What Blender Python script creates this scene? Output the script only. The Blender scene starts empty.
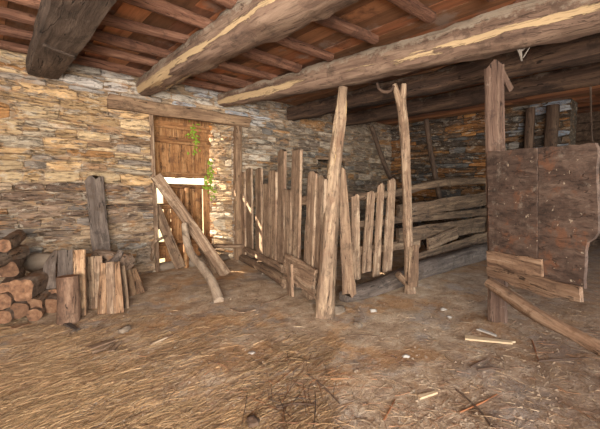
import bpy, math, random
from mathutils import Vector, Matrix, noise as mn

SC = bpy.context.scene
COL = SC.collection
R = random.Random(7)
V = Vector

# ------------------------------------------------------------------ camera
F_PX, CX, CY = 350.0, 300.0, 214.5
CAM = V((0, 0, 1.2))
YAW, PITCH = math.radians(42), math.radians(4.33)
fw = V((math.sin(YAW) * math.cos(PITCH), math.cos(YAW) * math.cos(PITCH), -math.sin(PITCH)))
rt = V((math.cos(YAW), -math.sin(YAW), 0))
upv = rt.cross(fw)
cd = bpy.data.cameras.new('camera')
cam = bpy.data.objects.new('camera', cd)
COL.objects.link(cam)
cam.matrix_world = Matrix((
    (rt.x, upv.x, -fw.x, CAM.x), (rt.y, upv.y, -fw.y, CAM.y), (rt.z, upv.z, -fw.z, CAM.z), (0, 0, 0, 1)))
cd.sensor_width = 36
cd.lens = 36 * F_PX / 600
cd.clip_start = 0.02
SC.camera = cam


def ray(x, y):
    return fw + rt * ((x - CX) / F_PX) + upv * ((CY - y) / F_PX)


def depth(p):
    return (V(p) - CAM).dot(fw)


def at_depth(x, y, d):
    return CAM + ray(x, y) * d


def on_z(x, y, z=0.0):
    r = ray(x, y)
    return CAM + r * ((z - CAM.z) / r.z)


def on_y(x, y, Y):
    r = ray(x, y)
    return CAM + r * (Y / r.y)


def on_x(x, y, X):
    r = ray(x, y)
    return CAM + r * (X / r.x)


def on_vp(x, y, A, B, off=0.0):
    """point seen at pixel on the vertical plane through plan points A and B (moved off along its normal)"""
    t = V((B[0] - A[0], B[1] - A[1], 0)).normalized()
    n = V((-t.y, t.x, 0))
    r = ray(x, y)
    o = V((A[0], A[1], 0)) + n * off
    return CAM + r * ((o - CAM).dot(n) / r.dot(n))


def floor_z(x, y):
    p = V((x, y, 0))
    return 0.022 * mn.noise(p * 1.1) + 0.012 * mn.noise(p * 3.3 + V((5, 2, 0))) + 0.006 * mn.noise(p * 9)


def floor_pt(x, y):
    p = on_z(x, y, 0)
    return V((p.x, p.y, floor_z(p.x, p.y)))


# ------------------------------------------------------------------ materials
def lin(c):
    return tuple(((v / 255) / 12.92 if v / 255 <= 0.04045 else ((v / 255 + 0.055) / 1.055) ** 2.4) for v in c) + (1.0,)


class G:
    def __init__(s, name, rough=0.85):
        s.m = bpy.data.materials.new(name)
        s.m.use_nodes = True
        s.t = s.m.node_tree
        s.b = s.t.nodes['Principled BSDF']
        s.b.inputs['Roughness'].default_value = rough
        s.b.inputs['Specular IOR Level'].default_value = 0.25

    def n(s, typ, ins=None, **at):
        nd = s.t.nodes.new(typ)
        for k, v in at.items():
            setattr(nd, k, v)
        for k, v in (ins or {}).items():
            s.put(nd.inputs[k], v)
        return nd

    def put(s, sock, v):
        if isinstance(v, bpy.types.NodeSocket):
            s.t.links.new(v, sock)
        else:
            sock.default_value = v

    def noise(s, vec, scale, detail=5, rough=0.6, dist=0.0):
        return s.n('ShaderNodeTexNoise', {'Vector': vec, 'Scale': scale, 'Detail': detail, 'Roughness': rough, 'Distortion': dist}).outputs['Fac']

    def ramp(s, fac, stops):
        r = s.n('ShaderNodeValToRGB', {'Fac': fac})
        e = r.color_ramp.elements
        while len(e) < len(stops):
            e.new(0.5)
        for el, (p, c) in zip(e, stops):
            el.position = p
            el.color = c
        return r.outputs['Color']

    def band(s, fac, a, b):
        return s.n('ShaderNodeMapRange', {0: fac, 1: a, 2: b, 3: 0.0, 4: 1.0}, interpolation_type='SMOOTHSTEP').outputs[0]

    def mix(s, fac, a, b, blend='MIX'):
        return s.n('ShaderNodeMix', {0: fac, 6: a, 7: b}, data_type='RGBA', blend_type=blend).outputs[2]

    def math(s, op, a, b=0.0, c=0.0):
        return s.n('ShaderNodeMath', {0: a, 1: b, 2: c}, operation=op).outputs[0]

    def vec(s, op, a, b):
        return s.n('ShaderNodeVectorMath', {0: a, 1: b}, operation=op).outputs[0]

    def objcoord(s):
        """object coordinates, shifted by a random amount for each object"""
        oc = s.n('ShaderNodeTexCoord').outputs['Object']
        rnd = s.n('ShaderNodeObjectInfo').outputs['Random']
        sh = s.n('ShaderNodeCombineXYZ', {0: s.math('MULTIPLY', rnd, 53.0), 1: s.math('MULTIPLY', rnd, 17.0), 2: s.math('MULTIPLY', rnd, 29.0)}).outputs[0]
        return oc, s.vec('ADD', oc, sh), rnd

    def bump(s, h, strength, dist=0.02):
        s.put(s.b.inputs['Normal'], s.n('ShaderNodeBump', {'Height': h, 'Strength': strength, 'Distance': dist}).outputs[0])

    def base(s, c):
        s.put(s.b.inputs['Base Color'], c)
        return s.m


def wood(name, dark, mid, light, pale=None, pale_t=0.62, dust=None, dust_t=0.5, dirt=None, grain=14.0, stretch=0.9, rough=0.85, vary=0.35, zdust=False, pale_band=None, spots=None, crack=0.8):
    g = G(name, rough)
    oc, co, rnd = g.objcoord()
    # the grain wanders: shift the coordinates a little before stretching them
    wob = g.n('ShaderNodeTexNoise', {'Vector': co, 'Scale': 3.0, 'Detail': 3.0}).outputs['Color']
    cw = g.vec('ADD', co, g.vec('MULTIPLY', g.vec('SUBTRACT', wob, (0.5, 0.5, 0.5)), (0.05, 0.05, 0.05)))
    ms = g.vec('MULTIPLY', cw, (stretch * 1.6, grain * 1.7, grain * 1.7))
    a = g.noise(ms, 1.0, 8, 0.68, 0.4)
    f = g.noise(g.vec('MULTIPLY', cw, (stretch * 3.5, grain * 7, grain * 7)), 1.0, 4, 0.6)
    c = g.ramp(a, [(0.3, lin(dark)), (0.5, lin(mid)), (0.68, lin(light))])
    c = g.mix(vary, c, g.mix(1.0, c, g.ramp(rnd, [(0, (0.55, 0.52, 0.5, 1)), (1, (1.35, 1.32, 1.28, 1))]), 'MULTIPLY'))
    blot = g.noise(co, 4.5, 7, 0.72)
    c = g.mix(g.math('MULTIPLY', g.band(blot, 0.47, 0.36), 0.5), c, lin([v * 0.72 for v in dark]))
    if dirt:
        c = g.mix(g.math('MULTIPLY', g.band(blot, 0.52, 0.62), 0.8), c, lin(dirt))
    h = g.math('ADD', a, g.math('MULTIPLY', f, 0.6))
    h = g.math('ADD', h, g.math('MULTIPLY', blot, 0.8))
    if pale:
        pn = g.noise(g.vec('MULTIPLY', g.vec('ADD', co, (9, 4, 2)), (0.55, 5.0, 5.0)), 1.15, 8, 0.68, 0.5)
        if pale_band:
            sz = g.n('ShaderNodeSeparateXYZ', {0: oc})
            dz = g.math('ABSOLUTE', g.math('SUBTRACT', sz.outputs[2], pale_band[0]))
            pn = g.math('SUBTRACT', pn, g.math('MULTIPLY', dz, pale_band[1]))
        pm = g.band(pn, pale_t, pale_t + 0.03)
        c = g.mix(pm, c, g.mix(f, lin([v * 0.84 for v in pale]), lin(pale)))
        h = g.math('SUBTRACT', h, g.math('MULTIPLY', pm, 0.6))
    if dust:
        dn = g.noise(g.vec('ADD', co, (3, 8, 1)), 7.0, 8, 0.75)
        if zdust:
            z = g.n('ShaderNodeSeparateXYZ', {0: oc}).outputs[2]
            dn = g.math('ADD', dn, g.math('MULTIPLY', z, 2.2))
        c = g.mix(g.math('MULTIPLY', g.band(dn, dust_t, dust_t + 0.16), 0.8), c, lin(dust))
    if spots:
        sn = g.noise(g.vec('ADD', co, (31, 5, 11)), 24.0, 3, 0.6)
        c = g.mix(g.math('MULTIPLY', g.band(sn, 0.66, 0.7), 0.75), c, lin(spots))
    c = g.mix(g.math('MULTIPLY', g.band(f, 0.55, 0.68), 0.4), c, lin([v * 0.5 for v in dark]))
    # drying cracks along the grain
    kn = g.noise(g.vec('MULTIPLY', cw, (stretch * 0.9, grain * 1.5, grain * 1.5)), 1.0, 3, 0.5)
    km = g.math('MULTIPLY', g.band(g.math('ABSOLUTE', g.math('SUBTRACT', kn, 0.53)), 0.012, 0.003), g.band(blot, 0.45, 0.52))
    km = g.math('MULTIPLY', km, crack)
    c = g.mix(km, c, lin([v * 0.3 for v in dark]))
    h = g.math('SUBTRACT', h, km)
    g.bump(h, 0.8, 0.014)
    return g.base(c)


M = {}
M['picket'] = wood('weathered grey wood', (78, 60, 48), (140, 114, 92), (186, 164, 138), dirt=(112, 88, 70), grain=16)
M['picket_low'] = wood('dusty brown wood', (70, 54, 43), (122, 98, 78), (160, 136, 110), dirt=(90, 70, 56), dust=(150, 132, 112), dust_t=0.6)
M['post'] = wood('worn post wood', (76, 60, 48), (130, 108, 88), (172, 148, 120), pale=(196, 164, 118), pale_t=0.6, dirt=(118, 90, 70), grain=10)
M['post_red'] = wood('reddish post wood', (64, 48, 40), (98, 76, 64), (126, 104, 88), dust=(150, 136, 122), dust_t=0.57, grain=12)
M['beam'] = wood('old barked beam', (78, 60, 50), (122, 98, 82), (150, 126, 106), pale=(198, 168, 128), pale_t=0.385, crack=0.5, dust=(156, 142, 124), dust_t=0.56, grain=7, stretch=0.7, zdust=True, pale_band=(-0.055, 3.2), vary=0.1)
M['beam_square'] = wood('dark squared beam', (56, 46, 40), (94, 79, 68), (126, 108, 94), pale=(172, 132, 90), pale_t=0.64, dust=(144, 132, 120), dust_t=0.6, grain=6, stretch=0.8, vary=0.1)
M['beam_dark'] = wood('dark beam wood', (38, 29, 24), (74, 56, 45), (106, 82, 64), pale=(158, 116, 70), pale_t=0.64, dust=(110, 98, 86), dust_t=0.66, grain=8, stretch=0.7, zdust=True, vary=0.1)  # darker wood tones, used for the farthest beams
M['joist'] = wood('red brown joist', (74, 50, 40), (120, 84, 66), (152, 114, 92), dust=(160, 140, 124), dust_t=0.7, grain=14)
M['door'] = wood('aged door wood', (88, 56, 34), (148, 104, 66), (180, 140, 98), dirt=(104, 72, 50), grain=12)
M['lintel'] = wood('lintel wood', (80, 62, 48), (128, 102, 80), (165, 138, 108), dust=(160, 152, 144), dust_t=0.62, grain=9)
M['panel'] = wood('crusted panel wood', (56, 44, 38), (84, 67, 58), (110, 92, 80), dirt=(112, 76, 56), dust=(136, 122, 108), dust_t=0.555, grain=7, stretch=2.5, vary=0.5, spots=(176, 158, 136), crack=0.3)
M['panel_edge'] = wood('bare panel wood', (92, 70, 56), (140, 112, 90), (170, 144, 120), dirt=(116, 88, 66), grain=12)
M['bark'] = wood('log bark', (70, 56, 48), (122, 102, 86), (158, 138, 120), dirt=(130, 96, 70), grain=8, stretch=2.5)
M['billet'] = wood('split billet wood', (92, 66, 48), (146, 112, 84), (180, 148, 116), dirt=(104, 80, 62), grain=13, stretch=1.6)
M['branch'] = wood('smooth grey branch', (112, 94, 78), (158, 138, 118), (182, 164, 144), grain=8, stretch=1.5, crack=0.3)
M['stump'] = wood('dark barked stump', (66, 49, 40), (112, 86, 69), (148, 120, 98), pale=(186, 144, 100), pale_t=0.6, dirt=(90, 66, 52), grain=8, stretch=1.8)
M['grey_plank'] = wood('dark grey plank', (64, 54, 48), (98, 86, 78), (128, 114, 102), dirt=(84, 70, 60), grain=10)
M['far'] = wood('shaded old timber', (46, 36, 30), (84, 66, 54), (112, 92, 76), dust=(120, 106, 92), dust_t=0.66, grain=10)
M['manger'] = wood('dusty partition boards', (58, 45, 36), (100, 80, 63), (138, 114, 90), pale=(172, 132, 82), pale_t=0.66, dust=(140, 128, 114), dust_t=0.58, grain=10)


def endgrain():
    g = G('sawn log end', 0.8)
    oc, co, rnd = g.objcoord()
    w = g.n('ShaderNodeTexWave', {'Vector': g.vec('MULTIPLY', oc, (0, 1, 1)), 'Scale': 26.0, 'Distortion': 2.0, 'Detail': 3.0}, wave_type='RINGS', rings_direction='X').outputs['Fac']
    nn = g.noise(co, 22, 5, 0.6)
    c = g.ramp(nn, [(0.3, lin((74, 54, 42))), (0.5, lin((126, 92, 68))), (0.75, lin((160, 126, 98)))])
    c = g.mix(1.0, c, g.ramp(rnd, [(0, (0.6, 0.57, 0.55, 1)), (1, (1.15, 1.12, 1.1, 1))]), 'MULTIPLY')
    c = g.mix(g.math('MULTIPLY', w, 0.35), c, lin((86, 58, 40)))
    g.bump(g.math('ADD', nn, g.math('MULTIPLY', w, 0.4)), 0.3, 0.01)
    return g.base(c)


M['end'] = endgrain()


def stone_mat():
    g = G('dry stone', 0.9)
    oc0 = g.n('ShaderNodeTexCoord').outputs['Object']
    wob = g.n('ShaderNodeTexNoise', {'Vector': oc0, 'Scale': 4.0, 'Detail': 4.0}).outputs['Color']
    oc = g.vec('ADD', oc0, g.vec('MULTIPLY', g.vec('SUBTRACT', wob, (0.5, 0.5, 0.5)), (0.16, 0.16, 0.07)))
    at = g.n('ShaderNodeAttribute', attribute_name='stone').outputs['Color']
    lay = g.noise(g.vec('MULTIPLY', oc, (6, 6, 34)), 1.0, 8, 0.7, 0.3)
    fine = g.noise(oc, 34, 6, 0.75)
    c = g.mix(1.0, at, g.ramp(lay, [(0.3, (0.5, 0.47, 0.45, 1)), (0.5, (0.98, 0.96, 0.94, 1)), (0.68, (1.32, 1.3, 1.27, 1))]), 'MULTIPLY')

    def smear(off, sc, a, b, k, col):
        n = g.noise(g.vec('MULTIPLY', g.vec('ADD', oc, off), sc), 1.0, 8, 0.74)
        return g.mix(g.math('MULTIPLY', g.band(n, a, b), k), c, col)

    c = smear((4, 4, 4), (4, 4, 9), 0.54, 0.6, 0.45, lin((172, 124, 78)))
    c = smear((14, 7, 1), (5, 5, 13), 0.55, 0.6, 0.55, lin((198, 184, 164)))
    c = smear((1, 27, 9), (5, 5, 15), 0.555, 0.61, 0.6, lin((112, 104, 98)))
    c = smear((8, 3, 19), (7, 7, 18), 0.57, 0.62, 0.65, lin((92, 70, 54)))
    rg = g.noise(g.vec('MULTIPLY', g.vec('ADD', oc, (2, 9, 6)), (2.6, 2.6, 15)), 1.0, 6, 0.66)
    crack = g.math('MULTIPLY', g.band(g.math('ABSOLUTE', g.math('SUBTRACT', rg, 0.5)), 0.016, 0.004), g.band(lay, 0.56, 0.46))
    c = g.mix(g.math('MULTIPLY', crack, 0.55), c, lin((58, 46, 38)))
    c = g.mix(g.math('MULTIPLY', g.band(fine, 0.56, 0.7), 0.5), c, lin((84, 70, 58)))
    c = g.mix(g.math('MULTIPLY', g.band(fine, 0.42, 0.32), 0.35), c, lin((214, 202, 184)))
    h = g.math('ADD', g.math('MULTIPLY', lay, 1.3), g.math('MULTIPLY', fine, 0.7))
    g.bump(g.math('SUBTRACT', h, g.math('MULTIPLY', crack, 0.8)), 0.85, 0.025)
    return g.base(c)


M['stone'] = stone_mat()


def floor_mat():
    g = G('trodden earth floor', 0.92)
    oc = g.n('ShaderNodeTexCoord').outputs['Object']
    a = g.noise(oc, 1.1, 6, 0.65, 0.4)
    b = g.noise(oc, 6.5, 7, 0.7)
    f = g.noise(oc, 38, 5, 0.7)
    k = g.noise(g.vec('ADD', oc, (7, 3, 0)), 2.1, 6, 0.66)
    c = g.ramp(b, [(0.3, lin((132, 108, 86))), (0.5, lin((178, 154, 128))), (0.72, lin((208, 190, 166)))])
    c = g.mix(g.math('MULTIPLY', g.band(a, 0.5, 0.6), 0.62), c, g.mix(b, lin((156, 106, 62)), lin((202, 156, 102))))
    c = g.mix(g.math('MULTIPLY', g.band(k, 0.52, 0.62), 0.7), c, g.mix(b, lin((126, 114, 104)), lin((184, 174, 164))))
    k2 = g.noise(g.vec('ADD', oc, (17, 13, 0)), 3.4, 7, 0.7)
    c = g.mix(g.math('MULTIPLY', g.band(k2, 0.56, 0.63), 0.5), c, lin((116, 92, 74)))
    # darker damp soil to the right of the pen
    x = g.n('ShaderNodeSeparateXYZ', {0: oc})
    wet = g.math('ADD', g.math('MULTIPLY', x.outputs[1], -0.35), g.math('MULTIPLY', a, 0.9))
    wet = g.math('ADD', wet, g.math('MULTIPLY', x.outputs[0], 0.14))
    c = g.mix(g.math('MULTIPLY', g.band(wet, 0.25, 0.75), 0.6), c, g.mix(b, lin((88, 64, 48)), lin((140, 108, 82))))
    st = g.noise(g.vec('MULTIPLY', g.vec('ADD', oc, g.vec('MULTIPLY', g.n('ShaderNodeTexNoise', {'Vector': oc, 'Scale': 1.5}).outputs['Color'], (0.3, 0.3, 0))), (9, 60, 9)), 1.0, 5, 0.65)
    c = g.mix(g.math('MULTIPLY', g.band(st, 0.55, 0.7), 0.22), c, lin((206, 170, 120)))
    c = g.mix(g.math('MULTIPLY', g.band(f, 0.56, 0.68), 0.5), c, lin((84, 66, 52)))
    c = g.mix(g.math('MULTIPLY', g.band(f, 0.42, 0.32), 0.45), c, lin((214, 196, 168)))
    g.bump(g.math('ADD', b, g.math('MULTIPLY', f, 0.7)), 0.8, 0.03)
    return g.base(c)


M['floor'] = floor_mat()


def attr_mat(name, attr, rough=0.8, var=True):
    g = G(name, rough)
    c = g.n('ShaderNodeAttribute', attribute_name=attr).outputs['Color']
    if var:
        oc = g.n('ShaderNodeTexCoord').outputs['Object']
        nn = g.noise(g.vec('MULTIPLY', oc, (14, 1.4, 14)), 1.0, 6, 0.65, 0.4)
        c = g.mix(1.0, c, g.ramp(nn, [(0.25, (0.5, 0.48, 0.46, 1)), (0.5, (1, 1, 1, 1)), (0.75, (1.4, 1.36, 1.3, 1))]), 'MULTIPLY')
        d = g.noise(oc, 2.3, 6, 0.7)
        c = g.mix(g.math('MULTIPLY', g.band(d, 0.55, 0.68), 0.6), c, lin((150, 134, 122)))
        d2 = g.noise(g.vec('ADD', oc, (5, 5, 5)), 2.0, 6, 0.7)
        c = g.mix(g.math('MULTIPLY', g.band(d2, 0.54, 0.66), 0.6), c, lin((70, 46, 36)))
        g.bump(nn, 0.5, 0.01)
    return g.base(c)


M['ceil'] = attr_mat('loft floor boards', 'tone')
M['straw'] = attr_mat('straw', 'tone', 0.7, False)


def plain(name, c1, c2, scale=20, rough=0.85):
    g = G(name, rough)
    oc, co, rnd = g.objcoord()
    nn = g.noise(co, scale, 5, 0.65)
    g.bump(nn, 0.4, 0.01)
    return g.base(g.mix(nn, lin(c1), lin(c2)))


M['leaf'] = plain('ivy leaf', (70, 104, 24), (160, 180, 60), 12, 0.5)
M['twig'] = plain('dark twig', (58, 44, 36), (104, 82, 66), 30)
M['twig_red'] = plain('reddish twig', (112, 66, 40), (158, 106, 70), 30)
M['chip'] = plain('pale wood chip', (164, 138, 106), (206, 182, 148), 30)
M['pebble'] = plain('pale pebble', (140, 130, 120), (186, 178, 168), 30)
M['cobweb'] = plain('dusty cobweb', (104, 94, 84), (140, 130, 120), 40)
M['ground_out'] = plain('sunlit ground outside', (150, 140, 90), (206, 190, 140), 4)
M['greyrock'] = plain('grey field stone', (96, 82, 70), (146, 130, 112), 14)


# ------------------------------------------------------------------ object helpers
def link(name, verts, faces, mats, parent=None, mw=None, smooth=True, fmat=None, angle=40):
    me = bpy.data.meshes.new(name)
    me.from_pydata([tuple(v) for v in verts], [], faces)
    for m in (mats if isinstance(mats, (list, tuple)) else [mats]):
        me.materials.append(m)
    if fmat:
        me.polygons.foreach_set('material_index', fmat)
    if smooth:
        me.shade_smooth()
        me.set_sharp_from_angle(angle=math.radians(angle))
    me.update()
    o = bpy.data.objects.new(name, me)
    COL.objects.link(o)
    mw = mw or Matrix.Identity(4)
    if parent:
        o.parent = parent
        o.matrix_basis = WM[parent.name].inverted() @ mw
    else:
        o.matrix_basis = mw
    WM[o.name] = mw
    return o


WM = {}


def thing(name, label, cat, loc, group=None):
    o = bpy.data.objects.new(name, None)
    o.empty_display_size = 0.1
    COL.objects.link(o)
    o.location = loc
    WM[o.name] = Matrix.Translation(V(loc))
    return tag(o, label, cat, group)


def tag(o, label, cat, group=None):
    o['label'] = label
    o['category'] = cat
    o['kind'] = 'thing'
    if group:
        o['group'] = group
    return o


def structure(o):
    o['kind'] = 'structure'
    return o


def frame(p0, p1, hint):
    """matrix whose X runs p0->p1 and whose Z is as near to hint as possible"""
    x = (V(p1) - V(p0)).normalized()
    h = V(hint)
    z = h - x * h.dot(x)
    if z.length < 1e-4:
        z = V((0.3, 0.9, 0.1)) - x * V((0.3, 0.9, 0.1)).dot(x)
    z.normalize()
    y = z.cross(x)
    m = Matrix((x, y, z)).transposed().to_4x4()
    m.translation = V(p0)
    return m


def plank(name, p0, p1, w, t, mat, parent=None, face=None, w1=None, rag=0.02, wob=1.0, bow=0.0, tip=0.0, ends=True, seg=0.07):
    """a board from p0 to p1, its broad face turned to `face` (default: the camera)"""
    p0, p1 = V(p0), V(p1)
    L = (p1 - p0).length
    if face is None:
        face = CAM - (p0 + p1) / 2
        face.z = 0
    mw = frame(p0, p1, face)
    w1 = w if w1 is None else w1
    n = max(4, int(L / seg))
    m = max(2, min(6, int(w / 0.035)))
    c = min(w, t) * 0.16
    sd = V((R.uniform(0, 90), R.uniform(0, 90), R.uniform(0, 90)))
    cs = [(-0.5, 1, 'c')]
    vs, fs = [], []
    e0 = [R.uniform(-1, 1) for _ in range(m + 1)]
    e1 = [R.uniform(-1, 1) for _ in range(m + 1)]
    ring = 2 * (m + 1) + 4
    for i in range(n + 1):
        s = i / n
        ww = (w + (w1 - w) * s) * (1 + 0.10 * wob * mn.noise(sd + V((s * L * 3.5, 0, 0))))
        tt = t * (1 + 0.12 * wob * mn.noise(sd + V((s * L * 3, 9, 0))))
        cy = 0.10 * w * wob * mn.noise(sd + V((s * L * 1.8, 5, 5)))
        cz = bow * 4 * s * (1 - s) + 0.05 * t * wob * mn.noise(sd + V((s * L * 4, 1, 2)))
        pts = []
        top = []
        bot = []
        for k in range(m + 1):
            q = k / m
            y = (q - 0.5) * (ww - 2 * c)
            dz = 0.05 * t * wob * mn.noise(sd + V((s * L * 5, q * 4, 3)))
            top.append((y, tt / 2 + dz, k))
            bot.append((y, -tt / 2 + dz, k))
        pts = [(-ww / 2, tt / 2 - c, 0)] + top + [(ww / 2, tt / 2 - c, m), (ww / 2, -tt / 2 + c, m)] + bot[::-1] + [(-ww / 2, -tt / 2 + c, 0)]
        for (y, z, k) in pts:
            x = s * L
            if i == 0:
                x -= rag * e0[k]
            elif i == n:
                x += rag * e1[k] - tip * abs(k / m - 0.45) * 2
            vs.append((x, y + cy, z + cz))
    for i in range(n):
        for k in range(ring):
            a, b = i * ring + k, i * ring + (k + 1) % ring
            fs.append((a, a + ring, b + ring, b))
    fs.append(tuple(range(ring)))
    fs.append(tuple(reversed(range(n * ring, n * ring + ring))))
    return link(name, vs, fs, mat, parent, mw, angle=32)


def log(name, pts, rad, mat, parent=None, sides=12, hint=(0, 0, 1), rough=0.10, flat=1.0, square=0.0, endmat=None, seg=0.08, split=None, freq=1.0):
    """a round or hewn timber along pts with radius rad (list, per point)"""
    pts = [V(p) for p in pts]
    if not isinstance(rad, (list, tuple)):
        rad = [rad] * len(pts)
    mw = frame(pts[0], pts[-1], hint)
    inv = mw.inverted()
    lp = [inv @ p for p in pts]
    path, rr = [], []
    for i in range(len(lp) - 1):
        a, b = lp[i], lp[i + 1]
        pa = lp[i - 1] if i > 0 else a * 2 - b
        pb = lp[i + 2] if i + 2 < len(lp) else b * 2 - a
        k = max(2, int((b - a).length / seg))
        for j in range(k + (1 if i == len(lp) - 2 else 0)):
            t = j / k
            p = 0.5 * ((2 * a) + (b - pa) * t + (2 * pa - 5 * a + 4 * b - pb) * t * t + (3 * a - pa - 3 * b + pb) * t ** 3)
            path.append(p)
            rr.append(rad[i] + (rad[i + 1] - rad[i]) * t)
    sd = V((R.uniform(0, 90), R.uniform(0, 90), R.uniform(0, 90)))
    vs, fs, fm = [], [], []
    n = len(path)
    run = 0
    for i, p in enumerate(path):
        if i:
            run += (p - path[i - 1]).length
        tg = (path[min(i + 1, n - 1)] - path[max(i - 1, 0)]).normalized()
        z = V((0, 0, 1)) - tg * tg.z
        if z.length < 0.05:
            z = V((0, 1, 0)) - tg * tg.y
        z.normalize()
        y = z.cross(tg)
        for k in range(sides):
            th = 2 * math.pi * k / sides
            cy, cz = math.cos(th), math.sin(th)
            if square:
                q = 2 + square * 6
                s_ = (abs(cy) ** q + abs(cz) ** q) ** (-1 / q)
                cy, cz = cy * s_, cz * s_
            if split is not None:
                # a split face cuts the round away on one side
                cz = min(cz, split + 0.06 * mn.noise(sd + V((run * 4, k, 1))))
            r = rr[i] * (1 + rough * mn.noise(sd + V((run * 2.4 * freq, cy * 1.2, cz * 1.2))) + rough * 0.5 * mn.noise(sd + V((run * 9 * freq, cy * 3, cz * 3))))
            vs.append(p + y * (cy * r) + z * (cz * r * flat))
    for i in range(n - 1):
        for k in range(sides):
            a, b = i * sides + k, i * sides + (k + 1) % sides
            fs.append((a, b, b + sides, a + sides))
            fm.append(0)
    c0, c1 = len(vs), len(vs) + 1
    vs += [path[0], path[-1]]
    for k in range(sides):
        b = (k + 1) % sides
        fs.append((c0, b, k))
        fs.append((c1, (n - 1) * sides + k, (n - 1) * sides + b))
        fm += [1 if endmat else 0] * 2
    return link(name, vs, fs, [mat] + ([endmat] if endmat else []), parent, mw, fmat=fm, angle=50)


def boulder(name, c, r, mat, parent=None, sx=(1, 1, 1), rot=0.0, rough=0.25):
    vs, fs = [], []
    nu, nv = 12, 7
    sd = V((R.uniform(0, 90), R.uniform(0, 90), 0))
    for j in range(nv + 1):
        ph = math.pi * j / nv
        for i in range(nu):
            th = 2 * math.pi * i / nu
            d = V((math.sin(ph) * math.cos(th), math.sin(ph) * math.sin(th), math.cos(ph)))
            k = r * (1 + rough * mn.noise(sd + d * 1.6))
            vs.append((d.x * k * sx[0], d.y * k * sx[1], d.z * k * sx[2]))
    for j in range(nv):
        for i in range(nu):
            a, b = j * nu + i, j * nu + (i + 1) % nu
            fs.append((a, a + nu, b + nu, b))
    return link(name, vs, fs, mat, parent, Matrix.Translation(V(c)) @ Matrix.Rotation(rot, 4, 'Z'), angle=60)


def poly_board(name, outline, t, mat, parent, mw):
    """a board whose outline (local x, z) is a polygon; thickness t along local y"""
    n = len(outline)
    vs = [(x, -t / 2, z) for x, z in outline] + [(x, t / 2, z) for x, z in outline]
    fs = [tuple(range(n)), tuple(reversed(range(n, 2 * n)))]
    for i in range(n):
        j = (i + 1) % n
        fs.append((i, i + n, j + n, j))
    return link(name, vs, fs, mat, parent, mw, smooth=False)


# ------------------------------------------------------------------ the setting
WY, WX, H = 5.04, 7.6, 2.74          # stone wall with the door, far stone wall, loft boards
DX0, DX1, DZ1 = 1.76, 3.03, 2.20     # doorway


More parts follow.
